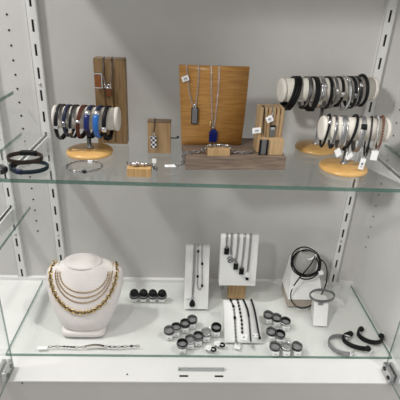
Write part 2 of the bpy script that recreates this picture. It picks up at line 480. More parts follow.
bracelet('B', .0930, 'slim grey metal bracelet just right of the stem on the rear bar', .0045, 'silver_dark', lean=-.05, yaw=0.12, hh=0.0265, aa=.025, accent=[('silver', .45)], group=gb)
bracelet('B', .1035, 'narrow black bracelet with a steel sleeve in the middle of the rear bar', .0050, 'leather', lean=-.03, yaw=0.11, hh=0.0246, aa=.0245, accent=[('silver', .5)], group=gb, clasp=('leather', .66, .75))
bracelet('B', .1150, 'silver link bracelet with black edge, fourth from right on the rear bar', .0065, 'silver', lean=.06, yaw=0.08, hh=0.0284, stripe=('gunmetal', (-.0028, .0028)), group=gb, accent=[('silver', .33)])
bracelet('B', .1255, 'black bracelet with steel edge, third from right on the rear bar', .0060, 'leather', lean=.07, yaw=0.08, hh=0.0270, stripe=('silver', (.0028,)), group=gb, accent=[('silver_dark', .5)])
bracelet('B', .1350, 'dark grey leather bracelet, second from right on the rear bar', .0055, 'gunmetal', lean=.06, yaw=0.08, hh=0.0256, aa=.0250, group=gb, accent=[('silver', .4)])
bracelet('B', .1460, 'thick black round leather bracelet, last at the right of the rear bar', .0058, 'leather', lean=.04, yaw=0.08, hh=0.0256, round_=True, t=.0055, group=gb)

gf = 'bracelets on the shorter front bar'
bracelet('F', .0105, 'thin black cord bracelet with silver bead, first from left on the front bar', .0036, 'leather', lean=-.12, yaw=0.04, hh=0.0251, round_=True, t=.0036, accent=[('silver', .38)], group=gf)
bracelet('F', .0205, 'thin grey metal bracelet with black clasp, second from left on the front bar', .0040, 'silver_dark', lean=-.03, yaw=0.06, hh=0.0251, group=gf, clasp=('leather', .62, .70))
bracelet('F', .0340, 'wide silver mesh bracelet with hanging tag, third from left on the front bar', .0080, 'mesh', lean=-.02, yaw=0.04, hh=0.0256, t=.0016, stripe=('silver', (-.0038, .0038)), group=gf,
         tagged=((.1935, -.165, .3790), .0095, .012, .2, -.5, False))
bracelet('F', .0530, 'black braided cord bracelet slanting left over the stem of the front bar', .0046, 'leather', lean=-.22, yaw=0.10, hh=0.0265, round_=True, t=.0046, group=gf, clasp=('gunmetal', .70, .76),
         tagged=((.2120, -.168, .3720), .012, .007, .2, -.7, False))
bracelet('F', .0635, 'grey woven bracelet with a black square stud on the front bar', .0070, 'mesh', lean=-.06, yaw=0.07, hh=0.0279, t=.0018, group=gf, accent=[('leather', .42)], stripe=('silver', (-.0032,)))
bracelet('F', .0770, 'dark cord bracelet hanging low with a long marked tag on the front bar', .0028, 'gunmetal', lean=.02, yaw=-0.06, hh=0.0321, aa=.0255, round_=True, t=.0028, group=gf, clasp=('leather', .56, .66),
         tagged=((.2360, -.172, .3680), .0085, .0175, .1, .18, True))
bracelet('F', .0860, 'fine silver bead bracelet beside the reddish brown one on the front bar', .0035, 'silver', lean=-.02, yaw=0.03, hh=0.0265, beads=.0019, t=.0038, group=gf)
bracelet('F', .0945, 'reddish brown beaded bracelet at the right end of the front bar', .0040, 'bead_brown', lean=.02, yaw=-0.04, hh=0.0256, beads=.0022, t=.0044, group=gf,
         tagged=((.2545, -.166, .3790), .0115, .0150, .1, .1, False))

# ------------------------------------------------------------------ bracelets lying on the upper shelf
def flat_loop(c, rx, ry, tilt=0., rot=0., n=44, tx=0.):
    mx = Matrix.Translation(V(c)) @ Matrix.Rotation(rot, 4, 'Z') @ Matrix.Rotation(tilt, 4, 'X') @ Matrix.Rotation(tx, 4, 'Y')
    return [mx @ V((rx * math.cos(2 * PI * k / n), ry * math.sin(2 * PI * k / n), 0)) for k in range(n)], (mx.to_3x3() @ V((0, 0, 1)))

def lying(label, c, rx, ry, w, t, mat_, tilt=0., rot=0., rows=0, clasp=None, accents=(), cat='bracelet', tx=0.):
    pts, up = flat_loop(c, rx, ry, tilt, rot, 44, tx)
    lo = min(pts, key=lambda p: p.z)
    t_ = thing('bracelet', label, cat, (c[0], c[1], lo.z - w / 2))
    o = MB()
    if rows:
        for k in range(rows): o.tube([p + up * ((k - (rows - 1) / 2) * w / rows) for p in pts], w / rows * .52, mat_, 6, True)
        o.build('cords', t_)
    else: o.band(pts, up, w, t, mat_); o.build('strap', t_)
    for pm, a in accents:
        q = MB(); q.band(arc(pts, a - .03, a + .03), up, w * 1.15, t + .002, pm, False); q.build('sleeve', t_)
    if clasp:
        q = MB(); q.band(arc(pts, clasp[1], clasp[2]), up, w * 1.2, t + .003, clasp[0], False); q.build('clasp', t_)
    return t_
lying('black and dark teal leather bracelet lying at the front left of the upper shelf', (-.2748, -.183, Z1 + .0036), .0270, .0215, .0066, .0028, 'leather_teal', rot=.05, accents=[('leather_blue', .70)], clasp=('leather', .42, .50))
lying('dark brown braided bracelet lying across the teal one on the upper shelf', (-.2870, -.163, Z1 + .0108), .0258, .0165, .0072, .0030, 'leather_brown', tilt=.11, rot=.04, rows=3, clasp=('leather', .17, .33))
lying('grey woven bracelet cut off at the left edge of the upper shelf', (-.3240, -.197, Z1 + .0042), .0200, .0125, .0078, .0036, 'silver_dark', rot=-.15, clasp=('gunmetal', .93, 1.06))

pts, up = flat_loop((-.1955, -.172, Z1 + .0026), .0265, .0235)
t = thing('bracelet', 'thin silver chain bracelet lying before the wooden foot of the left bar', 'bracelet', (-.1955, -.172, Z1))
o = MB(); o.chain(pts + [pts[0]], 'silver_dark', .0052, .0036, .0006, pitch=.8); o.build('chain', t)
o = MB(); o.ball((-.1905, -.1955, Z1 + .0034), .0033, 'gunmetal', 2, (1.2, .7, 1)); o.ball((-.2045, -.1945, Z1 + .0030), .0028, 'silver', 2); o.build('charm', t)
o = MB(); o.box((-.1945, -.152, Z1 + .0002), (-.1875, -.1475, Z1 + .0042), 'paper', .0004); o.build('price_tag', t)

# ------------------------------------------------------------------ oak blocks, left of the upper shelf
def slab(lo, hi, m, bevel, mx=None):
    o = MB(); o.box(lo, hi, m, bevel, mx); return o

t = thing('wooden_block', 'tall aged oak display block behind the left bracelet bar', 'display block', (-.171, -.040, Z1))
o = MB()
# chamfered, slightly irregular slab with two hanging grooves cut in its top edge
x0, x1, yf, yb_, ht = -.1965, -.1448, -.0520, -.0290, .4835
xs = [x0, -.1806, -.1776, -.1668, -.1638, x1]
prof = lambda x: (ht - .0045 * (abs((x - (x0 + x1) / 2) / ((x1 - x0) / 2)) ** 6))
for k in range(5):
    a, b_ = xs[k], xs[k + 1]; groove = k in (1, 3)
    top = ht - (.004 if groove else 0); yy = yf + (.0022 if groove else 0)
    o.box((a, yy, Z1), (b_, yb_, top), 'oak')
o.build('body', t)
o = MB()
for k in (0, 2, 4):
    o.box((xs[k] + .0003, yf + .0003, ht), (xs[k + 1] - .0003, yb_ - .0003, ht + .0022), 'oak_end', .0006)
o.build('rough_top', t)

def strand(path, m='silver_dark', L=.0034, W=.0022, r=.0004, parent=None, name='chain', up=(0, -1, 0), it=3):
    o = MB(); o.chain(smooth(path, it), m, L, W, r, up); return o.build(name, parent)

def necklace(label, base, group=None, cat='necklace'): return thing('necklace', label, cat, base, group)

t = necklace('silver necklace with larger amber framed pendant on the tall oak block', (-.1885, -.056, .444))
strand([(-.1793, -.036, .4862), (-.1793, -.053, .4825), (-.1797, -.0535, .470), (-.1820, -.0545, .462), (-.1880, -.0550, .4605)], parent=t)
o = MB(); o.box((-.1945, -.0572, .4385), (-.1843, -.0545, .4600), 'amber', .0006); pd = o.build('pendant', t)
o = MB()
for z in (.4372, .4602): o.box((-.1957, -.0576, z), (-.1831, -.0541, z + .0022), 'silver', .0006)
o.box((-.1838, -.0576, .4372), (-.1820, -.0541, .462), 'silver', .0006)
for k in range(5): o.ball((-.1800 + .0008 * k, -.0553, .4555 - .0042 * k), .0016, 'silver', 1)
o.build('pendant_frame', pd)
t = necklace('silver necklace with small dark amber pendant on the tall oak block', (-.1720, -.056, .428))
strand([(-.1653, -.036, .4862), (-.1653, -.053, .4825), (-.1658, -.0535, .462), (-.1700, -.0545, .4415)], parent=t)
o = MB(); o.box((-.1765, -.0568, .4250), (-.1683, -.0542, .4375), 'amber_dark', .0006); pd = o.build('pendant', t)
o = MB(); o.link((-.1722, -.0556, .4405), (0, 0, 1), (1, 0, 0), .007, .006, .0009, 'silver', 6, 12)
for k in range(6): o.ball((-.1795 + .0022 * k, -.0562, .4392 + .0012 * math.sin(k * 2.)), .0014, 'silver', 1)
o.build('bail', pd)

t = thing('wooden_block', 'small upright oak block with chequered pendant, middle left of the upper shelf', 'display block', (-.085, -.087, Z1))
o = slab((-.1045, -.0955, Z1), (-.0660, -.0800, .3925), 'oak_light', .0008); o.build('body', t)
o = MB(); o.box((-.1050, -.0958, .3925), (-.0655, -.0797, .3952), 'oak_end', .0006); o.build('rough_top', t)
o = MB(); o.tube(smooth([(-.0665, -.090, .3655), (-.0600, -.0905, .3655), (-.0545, -.0910, .3655), (-.0535, -.0910, .3690)], 2), .0011, 'gunmetal', 8); o.ball((-.0540, -.091, .3675), .0024, 'gunmetal', 2); o.build('metal_peg', t)
t = necklace('black chain with chequered black and white tag pendant on the small oak block', (-.0965, -.098, .350))
strand([(-.0925, -.084, .3968), (-.0925, -.0972, .3955), (-.0930, -.0975, .385), (-.0945, -.0980, .3745)], 'gunmetal', parent=t)
o = MB(); o.box((-.0988, -.0995, .3492), (-.0898, -.0972, .3700), 'checks', .0005); pd = o.build('pendant', t)
o = MB(); o.link((-.0948, -.0985, .3725), (0, 0, 1), (1, 0, 0), .006, .0045, .0008, 'silver', 6, 12); o.ball((-.1003, -.0985, .3690), .0017, 'silver', 1); o.ball((-.0995, -.0985, .3660), .0015, 'silver', 1); o.build('bail', pd)

# striped block at the very front with a charm bracelet over it
t = thing('wooden_block', 'low striped wooden block at the front of the upper shelf under a silver bracelet', 'display block', (-.1090, -.192, Z1))
o = slab((-.1268, -.2030, Z1), (-.0915, -.1810, Z1 + .0132), 'stripe', .0006); o.build('body', t)
t = thing('bracelet', 'silver charm bracelet draped over the low striped block', 'bracelet', (-.1085, -.192, Z1 + .0132))
p = smooth([(-.1275, -.188, Z1 + .0165), (-.1225, -.1900, Z1 + .0160), (-.1090, -.1945, Z1 + .0160), (-.0960, -.1905, Z1 + .0160), (-.0895, -.186, Z1 + .0125), (-.0870, -.183, Z1 + .0060), (-.0840, -.1735, Z1 + .0022)], 3)
o = MB(); o.chain(p, 'silver_dark', .0062, .0048, .0009); o.build('chain', t)
o = MB()
for (x, y, z, r) in ((-.1165, -.1960, .0178, .0038), (-.1120, -.1925, .0182, .0034), (-.1040, -.1945, .0176, .0030), (-.0995, -.192, .0175, .0024)):
    o.ball((x, y, Z1 + z), r, 'silver', 2, (1.1, .8, .85))
o.build('charm', t)
o = MB(); o.box((-.0915, -.1765, Z1 + .0128), (-.0850, -.1759, Z1 + .0198), 'paper', 0); o.tube([(-.088, -.1762, Z1 + .0128), (-.0888, -.183, Z1 + .0112)], .0004, 'paper', 4); o.build('price_tag', t)

# ------------------------------------------------------------------ plinth with veneer board, blocks and necklaces
YAW = math.radians(4.4)
G = Matrix.Translation((-.0400, -.1690, Z1)) @ Matrix.Rotation(YAW, 4, 'Z')       # local: x along front edge, y to the back, z up
W_, D_, H_ = .1595, .098, .0218
t = thing('wooden_plinth', 'low grey brown wooden plinth carrying the curved board in the centre', 'display plinth', (.04, -.12, Z1))
o = MB(); o.box((0, 0, 0), (W_, D_, H_), 'tray', .0010, G); o.build('body', t)
def g(x, y, z): return G @ V((x, y, z))

t = thing('curved_board', 'tall curved amber oak board with two necklaces, standing on the plinth', 'display board', g(.052, .066, H_))
o = MB(); n = 16; th = .0055; k_ = o.mi('board')
F_, B_ = [], []
BH = .1275
def board_y(s_): return .0575 - .0030 * math.sin(PI * s_) - .003 * s_
for k in range(n + 1):
    s_ = k / n; hw0 = -.0030 - .0068 * s_; hw1 = .0975 + .0022 * s_
    y = board_y(s_); z = H_ + BH * s_ + .0002
    F_.append([o.bm.verts.new(g(hw0, y, z)), o.bm.verts.new(g(hw1, y, z))])
    B_.append([o.bm.verts.new(g(hw0, y + th, z)), o.bm.verts.new(g(hw1, y + th, z))])
for k in range(n):
    o.face([F_[k][0], F_[k][1], F_[k + 1][1], F_[k + 1][0]], k_, True); o.face([B_[k][0], B_[k + 1][0], B_[k + 1][1], B_[k][1]], k_, True)
    o.face([F_[k][0], F_[k + 1][0], B_[k + 1][0], B_[k][0]], k_); o.face([F_[k][1], B_[k][1], B_[k + 1][1], F_[k + 1][1]], k_)
o.face([F_[0][0], B_[0][0], B_[0][1], F_[0][1]], k_); o.face([F_[n][0], F_[n][1], B_[n][1], B_[n][0]], k_)
o.build('panel', t)
def bp(x, z, off=.0016):                                               # point just in front of the board
    s_ = (z - Z1 - H_) / BH; xl = x + .0400; return g(xl, board_y(max(0, min(1, s_))) - off, z - Z1)
def over(x): z = Z1 + H_ + BH + .0012; return [g(x + .04, board_y(1) + th + .001, z - Z1 - .008), g(x + .04, board_y(1) + th * .5, z - Z1 + .0006), bp(x, z - .001, .0012)]

t = necklace('silver necklace with grey steel dog tag pendant, left on the curved board', bp(-.023, .40))
zt = Z1 + H_ + BH
strand(over(-.0385) + [bp(-.0345, .455), bp(-.0290, .432), bp(-.0245, .4265)], parent=t, m='silver')
strand(over(-.0195) + [bp(-.0200, .455), bp(-.0220, .432), bp(-.0240, .4265)], parent=t, m='silver')
o = MB(); mx = Matrix.Translation(bp(-.0238, .4120, .003)) @ Matrix.Rotation(YAW, 4, 'Z'); o.box((-.0055, -.0009, -.0135), (.0055, .0009, .0135), 'gunmetal', .0008, mx)
o.box((-.0040, -.0012, -.012), (.0040, -.0008, .012), 'silver_dark', .0003, mx); pd = o.build('pendant', t)
o = MB(); o.link(bp(-.0242, .4270, .0028), (0, 0, 1), (1, 0, 0), .006, .004, .0008, 'silver', 6, 12); o.build('bail', pd)
price_tag(t, bp(-.0415, .4735, .0040), .011, .008, YAW, 0, -.35, bp(-.036, .475, .002), True)
t = necklace('silver necklace with royal blue bar pendant, right on the curved board', bp(.009, .37))
strand(over(-.0005) + [bp(.0010, .455), bp(.0045, .410), bp(.0078, .3905)], parent=t, m='silver')
strand(over(.0122) + [bp(.0120, .455), bp(.0105, .410), bp(.0086, .3905)], parent=t, m='silver')
o = MB(); mx = Matrix.Translation(bp(.0082, .3785, .0035)) @ Matrix.Rotation(YAW, 4, 'Z'); o.box((-.0068, -.0012, -.0105), (.0068, .0012, .0080), 'royal', .0009, mx)
o.box((-.0045, -.0011, .0075), (.0045, .0011, .0115), 'royal', .0009, mx); pd = o.build('pendant', t)
o = MB(); mx = Matrix.Translation(bp(.0022, .3985, .0028)); o.lathe([(.0014, -.0045), (.0018, -.003), (.0018, .003), (.0010, .0048)], 'gold', (0, 0, 0), mx=mx, seg=12); o.build('gold_bead', t)

# small block and long bracelet on the plinth
t = thing('wooden_block', 'small light oak block lying on the plinth before the blue pendant', 'display block', g(.052, .012, H_))
bx0, bx1, bh = .0338, .0690, .0115
o = MB(); o.box((bx0, .0035, H_), (bx1, .0215, H_ + bh), 'oak_light', .0006, G); o.build('body', t)
t = thing('bracelet', 'long silver curb bracelet draped over the small block on the plinth, tag on glass', 'bracelet', g(.05, .012, H_ + bh))
zt = H_ + .0025
p = [(.1100, .0170, zt), (.0950, .0120, zt), (.0760, .0130, zt), (.0715, .0135, zt + .004), (.0695, .0135, H_ + bh + .002), (.0640, .0120, H_ + bh + .0024), (.0520, .0135, H_ + bh + .0024), (.0380, .0120, H_ + bh + .0024),
     (.0325, .0120, H_ + bh + .0005), (.0285, .0135, zt + .003), (.0180, .0140, zt), (.0060, .0130, zt), (-.0012, .0130, zt + .0005), (-.0030, .0130, H_ - .004), (-.0034, .0130, .007), (-.0052, .0135, .0026), (-.0150, .0150, .0022)]
o = MB(); o.chain(smooth([g(*q) for q in p], 2), 'silver_dark', .0070, .0046, .0010, nn=8, pitch=.82); o.build('chain', t)
o = MB()
for q in p[5:8]: o.ball(g(q[0], q[1], q[2] + .0015), .0024, 'silver', 2, (1.3, 1, .7))
o.build('charm', t)
o = MB(); mx = G @ Matrix.Translation((-.0232, .0155, 0)) @ Matrix.Rotation(.06, 4, 'Z'); o.box((-.0088, -.0045, .0004), (.0088, .0045, .0014), 'paper', .0003, mx)
o.box((-.004, -.0022, .0014), (.003, -.0016, .0016), 'tagink', 0, mx); o.box((-.005, .0008, .0014), (.001, .0014, .0016), 'tagink', 0, mx); o.build('price_tag', t)

# finned pendant block
t = thing('wooden_block', 'finned beech necklace block with grooved top at the right end of the plinth', 'display block', g(.135, .025, H_))
o = MB()
fx0, fx1, fy0, fy1, ft = .1160, .1555, .0230, .0500, .0940
o.box((fx0, fy0 + .002, H_ + .0001), (fx1, fy1, ft - .010), 'fin', .0004, G)
nf = 6; pw = (fx1 - fx0) / nf
for k in range(nf):
    o.box((fx0 + pw * k + .0002, fy0, ft - .0200), (fx0 + pw * (k + 1) - .0018, fy1 + .0002, ft), 'fin', .0004, G)
for k in range(nf):
    o.box((fx0 + pw * k + .0002, fy0, H_ + .0003), (fx0 + pw * (k + 1) - .0018, fy0 + .003, ft - .0202), 'fin', .0003, G)
o.build('finned_body', t)
o = MB(); o.box((.1195, .0095, H_), (fx1 - .0002, fy0 - .0001, H_ + .0260), 'fin', .0006, G); o.build('front_step', t)
t = necklace('necklace with grey pendant framed in black, left on the finned block', g(.123, .007, .03))
gx = fx0 + pw * 1 - .0008
strand([g(gx, fy0 + .012, ft + .0008), g(gx, fy0 - .0012, ft - .0005), g(gx, fy0 - .0015, .075), g(.1235, fy0 - .003, .052)], parent=t, m='gunmetal')
o = MB(); mx = G @ Matrix.Translation((.1225, .0072, H_ + .0140))
o.box((-.0042, -.0010, -.0118), (.0042, .0010, .0118), 'silver_dark', .0004, mx); pd = o.build('pendant', t)
o = MB()
for s_ in (-1, 1): o.box((s_ * .0055 - .0016, -.0015, -.0125), (s_ * .0055 + .0016, .0016, .0115), 'leather', .0004, mx)
o.build('black_frame', pd)
o = MB(); o.tube([g(.1230, .0085, H_ + .0255), g(.1233, .013, H_ + .0290), g(.1235, fy0 - .003, .052)], .0006, 'silver', 5); o.build('bail', pd)
price_tag(t, g(.1110, fy0 - .0045, .0635), .0135, .0090, YAW, 0, -.12, g(.122, fy0 - .003, .055), True)
t = necklace('necklace with long silver bar pendant, right on the finned block', g(.137, .02, .045))
gx = fx0 + pw * 3 - .0008
strand([g(gx, fy0 + .012, ft + .0008), g(gx, fy0 - .0012, ft - .0005), g(gx, fy0 - .0015, .080), g(.1368, fy0 - .0020, .0685)], parent=t, m='silver')
o = MB(); mx = G @ Matrix.Translation((.1372, fy0 - .0030, .0560)); o.box((-.0046, -.0010, -.0125), (.0046, .0010, .0085), 'silver_dark', .0005, mx); pd = o.build('pendant', t)
o = MB(); o.box((-.0047, -.0012, .0086), (.0047, .0011, .0112), 'leather', .0004, mx); o.box((-.0030, -.0014, .0045), (.0030, -.0009, .0085), 'silver', .0002, mx); o.build('pendant_cap', pd)
price_tag(t, g(.1278, fy0 - .0045, .0820), .0105, .0100, YAW, 0, -.5, g(.136, fy0 - .002, .073), True)

# ------------------------------------------------------------------ necklace bust
t = thing('necklace_bust', 'pale blush velvet necklace bust at the left of the lower pane', 'necklace bust', (-.2225, -.142, 0))
def ring_(z, a, yc, bf, bb, xc, n=48, e=2.6, dz=0.):
    out = []
    for k in range(n):
        th_ = 2 * PI * k / n; c_, s_ = math.cos(th_), math.sin(th_)
        x = a * math.copysign(abs(c_) ** (2 / e), c_); yy = math.copysign(abs(s_) ** (2 / e), s_)
        y = yc + (bb if yy > 0 else bf) * yy
        out.append(V((xc + x, y, z + dz * (y - yc))))
    return out
BX = -.2215
SEC = [  # z, half width, y centre, front depth, back depth
    (.0120, .0385, -.1490, .0225, .022), (.0138, .0415, -.1490, .0255, .024), (.0220, .0462, -.1490, .0285, .025), (.0330, .0512, -.1480, .0300, .025), (.0450, .0562, -.1460, .0305, .025), (.0600, .0618, -.1425, .0300, .025),
    (.0760, .0668, -.1380, .0285, .025), (.0920, .0700, -.1330, .0265, .024), (.1050, .0708, -.1285, .0240, .022), (.1150, .0690, -.1245, .0215, .020), (.1210, .0645, -.1215, .0195, .019), (.1240, .0565, -.1195, .0185, .0185),
    (.1262, .0470, -.1180, .0180, .0180), (.1285, .0410, -.1170, .0180, .0178)]
def sec_at(z):
    for A, B in zip(SEC, SEC[1:]):
        if A[0] <= z <= B[0]:
            f = (z - A[0]) / (B[0] - A[0]); return [A[k] + (B[k] - A[k]) * f for k in range(5)]
    return SEC[-1] if z > SEC[-1][0] else SEC[0]
def chest(x, z, off):
    """point on the chest at x, z, lifted off along -y"""
    _, a, yc, bf, bb = sec_at(z); u = min(.999, abs(x - BX) / a); y = yc - bf * (1 - u ** 2.6) ** (1 / 2.6)
    return V((x, y - off, z))
o = MB(); o.loft([ring_(z, a, yc, bf, bb, BX) for z, a, yc, bf, bb in SEC], 'bust'); o.build('chest', t)
NX = -.2195
NX = -.2255
o = MB(); o.loft([ring_(.1180, .0330, -.1190, .0165, .0160, NX, e=2.1), ring_(.1265, .0338, -.1190, .0185, .0170, NX, e=2.1, dz=.10), ring_(.1300, .0348, -.1188, .0200, .0180, NX, e=2.05, dz=.26),
                  ring_(.1325, .0345, -.1188, .0200, .0180, NX, e=2.05, dz=.28), ring_(.1338, .0325, -.1188, .0185, .0168, NX, e=2.05, dz=.28), ring_(.1330, .0200, -.1188, .0112, .0106, NX, e=2.05, dz=.28)], 'bust'); o.build('neck', t)
o = MB(); o.loft([ring_(0, .0400, -.1490, .0270, .026, -.2240, e=5), ring_(.0010, .0410, -.1490, .0278, .0265, -.2240, e=5), ring_(.0090, .0410, -.1490, .0278, .0265, -.2240, e=5), ring_(.0105, .0395, -.1490, .0262, .0255, -.2240, e=5),
                  ring_(.0121, .0375, -.1490, .0235, .0225, -.2235, e=4)], 'bust'); o.build('pedestal', t)

def u_curve(xl, xr, ztop, zbot, off, n=40, pw=2.3, ytop=None):
    P = []
    for k in range(n + 1):
        f = -1 + 2 * k / n; a = f * PI / 2
        x = (xl + xr) / 2 + (xr - xl) / 2 * math.sin(a) * (1 if pw else 1)
        z = ztop - (ztop - zbot) * (math.cos(a) ** (2 / pw))
        P.append(chest(x, z, off))
    return P
gn = 'gold necklaces on the bust'
def bust_necklace(label, xl, xr, zb, m, L, W, r, off, pw=2.0, ztop=.1205):
    P = u_curve(xl, xr, ztop, zb, off, pw=pw)
    ends = lambda p, s_: [V((p.x + s_ * .002, -.112, .1262)), V((p.x + s_ * .001, -.124, .1245))]
    P = ends(P[0], 1) + P + list(reversed(ends(P[-1], -1)))
    t = necklace(label, V((BX, -.168, zb)), gn)
    o = MB(); o.chain(P, m, L, W, r, (0, -1, .4)); o.build('chain', t)
    return t, P
bust_necklace('fine pale gold chain, shortest necklace on the bust', -.2630, -.1765, .0915, 'gold_soft', .0036, .0022, .0005, .0010, 2.0)
bust_necklace('fine gold chain, second shortest necklace on the bust', -.2675, -.1728, .0830, 'gold_soft', .0036, .0022, .0005, .0010, 2.0)
t, P = bust_necklace('fine gold chain hanging just above the chunky one on the bust', -.2715, -.1690, .0745, 'gold_soft', .0036, .0023, .0005, .0010, 1.9)
t = necklace('chunky gold and black link necklace, longest on the bust, with tiny white tag', V((BX, -.170, .05)), gn)
P = u_curve(-.2815, -.1612, .1185, .0575, .0024, 60, 1.75)
P = [V((-.2780, -.112, .1265)), V((-.2800, -.124, .1240))] + P + [V((-.1625, -.124, .1240)), V((-.1650, -.112, .1265))]
R_ = resample(P, .0062); oa, ob_ = MB(), MB()
for k in range(len(R_) - 1):
    tt = R_[k + 1] - R_[k]
    if k % 2 == 0: oa.link((R_[k] + R_[k + 1]) / 2, tt, V((0, -.35, 1)).cross(V((0, 0, 0)) + tt.cross(V((0, -1, .3)))) if False else tt.cross(V((0, -1, .35))), .0088, .0068, .0012, 'gold', 6, 12)
    else: ob_.link((R_[k] + R_[k + 1]) / 2 + V((0, -.0003, 0)), tt, V((0, -1, .35)), .0078, .0050, .0013, 'goldblack', 6, 10)
oa.build('gold_links', t); ob_.build('black_links', t)
price_tag(t, chest(-.1735, .0790, .0050), .0050, .0045, .3, -.35, .1, chest(-.1785, .0815, .003), True)

# chain bracelet along the front of the lower pane
t = thing('bracelet', 'straight silver and dark link bracelet lying along the front glass edge, left', 'bracelet', (-.205, -.203, 0))
xa, xb, ya = -.2790, -.1150, -.2035
yl = lambda x: ya + .0035 * (x - xa) / (xb - xa) + .0012 * math.sin(x * 90)
path = lambda a, b_: [V((a + (b_ - a) * k / 12, yl(a + (b_ - a) * k / 12), .0024)) for k in range(13)]
for a_, b_ in ((xa, -.253), (-.2315, -.213), (-.180, xb)):
    o = MB(); o.chain(path(a_, b_), 'antique', .0066, .0036, .0007, (0, .6, 1), pitch=.9); o.build('chain', t)
for x in (-.2505, -.2445, -.2385, -.2335, -.170, -.160, -.147, -.130):
    o = MB(); o.ball((x, yl(x), .0026), .0018, 'gunmetal', 2, (1.7, 1, .9)); o.build('dark_link', t)
o = MB(); o.band([V((-.2135 + .034 * k / 10, yl(-.2135 + .034 * k / 10), .0030 + .0022 * math.sin(PI * k / 10))) for k in range(11)], (0, 1, 0), .0048, .0014, 'antique', False); o.build('name_plate', t)
o = MB(); o.box((-.2985, -.2085, .0004), (-.2810, -.2010, .0016), 'paper', .0003); o.tube([(-.281, -.2045, .0012), (xa, yl(xa), .0020)], .0005, 'paper', 4); o.build('price_tag', t)

# ------------------------------------------------------------------ rings on stands
def ring_stand(x, y, label, up_z, foot_h, yaw):
    t = thing('ring_stand', label, 'ring stand', (x, y, 0), 'small ring stands')
    mx = Matrix.Translation((x, y, 0)) @ Matrix.Rotation(yaw, 4, 'Z')
    o = MB(); o.box((-.0066, -.0103, 0), (.0066, .0065, foot_h - .0003), 'frost', .0008, mx); o.build('foot', t)
    o = MB(); o.lathe([(.0078, foot_h - .0004), (.0078, .0100), (.0072, .0106)], 'post', (0, 0, 0), seg=20, mx=mx @ Matrix.Translation((0, .0005, 0))); o.build('post', t)
    o = MB(); o.box((-.0056, -.0112, .0002), (.0056, -.0103, foot_h - .0006), 'paper', .0002, mx)
    o.box((-.0022, -.0114, foot_h * .35), (.0022, -.0112, foot_h * .5), 'tagink', 0, mx); o.build('label_card', t)
    return t

def ring_band(x, y, z, label, outer, inlay, w=.0082, ro=.0098, ri=.0085, axis=(0, 0, 1), yaw=0., group='rings on small stands'):
    t = thing('ring', label, 'ring', (x, y, z - w / 2), group)
    q = V(axis).to_track_quat('Z', 'Y').to_matrix().to_4x4()
    mx = Matrix.Translation((x, y, z)) @ q
    def rev(o, prof, m, n=36):
        o.loft([[mx @ V((r * math.cos(2 * PI * k / n), r * math.sin(2 * PI * k / n), h)) for r, h in prof] for k in range(n)], m, False, True, True)
    h = w / 2; o = MB()
    rev(o, [(ri, -h), (ro - .0005, -h), (ro, -h + .0006), (ro, h - .0006), (ro - .0005, h), (ri, h), (ri - .0002, 0)], outer); bd = o.build('band', t)
    if inlay:
        o = MB(); rev(o, [(ro - .0004, -h * .45), (ro + .0004, -h * .42), (ro + .0004, h * .42), (ro - .0004, h * .45)], inlay); o.build('inlay', bd)
    return t
LEFT1 = [(-.0624, -.1690), (-.0493, -.1609), (-.0321, -.1498), (-.0184, -.1386)]
LEFT2 = [(-.0374, -.2030), (-.0227, -.1914), (-.0077, -.1837), (.0078, -.1732), (.0276, -.1597)]
styles = [('silver_dark', 'gunmetal'), ('gunmetal', 'silver'), ('gunmetal', None), ('silver_dark', 'leather'), ('leather', 'silver_dark'), ('silver_dark', 'silver'), ('gunmetal', 'silver_dark'), ('silver', 'silver_dark'), ('leather', None)]
ords = ['first', 'second', 'third', 'fourth', 'fifth']
k = 0
for row, name in ((LEFT1, 'rear slanted row by the ramp'), (LEFT2, 'front slanted row by the ramp')):
    for j, (x, y) in enumerate(row):
        a, b_ = styles[k]; k += 1
        desc = {('silver_dark', 'gunmetal'): 'grey ring with dark centre stripe', ('gunmetal', 'silver'): 'dark ring with silver centre stripe', ('gunmetal', None): 'plain dark steel ring', ('silver_dark', 'leather'): 'grey ring with black centre stripe',
                ('leather', 'silver_dark'): 'black ring with grey centre stripe', ('silver_dark', 'silver'): 'two tone grey and silver ring', ('gunmetal', 'silver_dark'): 'dark ring with grey stripe', ('silver', 'silver_dark'): 'bright silver ring with grey stripe', ('leather', None): 'plain black ring'}[(a, b_)]
        ring_stand(x, y, 'clear stand holding the %s ring from left, %s' % (ords[j], name), .0175, .0088, .05)
        ring_band(x, y - .0003, .0130, '%s, %s from left, %s' % (desc, ords[j], name.replace('bracelet ', '')), a, b_, axis=(0, -.10, 1))
RIGHT = [(.1352, -.1220, 'rearmost, right of the bracelet ramp', 0), (.1505, -.1300, 'middle of the rear trio right of the ramp', 3), (.1660, -.1410, 'rightmost of the rear trio right of the ramp', 1),
         (.1328, -.1690, 'left of the middle pair right of the ramp', 0), (.1478, -.1766, 'right of the middle pair right of the ramp', 4),
         (.1324, -.2070, 'left of the front trio at the glass edge', 0), (.1528, -.2070, 'middle of the front trio at the glass edge', 7), (.1732, -.2065, 'right of the front trio at the glass edge', 3)]
for x, y, wh, st in RIGHT:
    a, b_ = styles[st]
    desc = {0: 'grey ring with dark stripe', 1: 'dark ring with silver stripe', 3: 'grey ring with black stripe', 4: 'black ring with grey stripe', 7: 'bright silver ring'}[st]
    ring_stand(x, y, 'clear ring stand, ' + wh, .0175, .0088, .05)
    ring_band(x, y - .0003, .0130, desc + ', ' + wh, a, b_, axis=(0, -.10, 1))
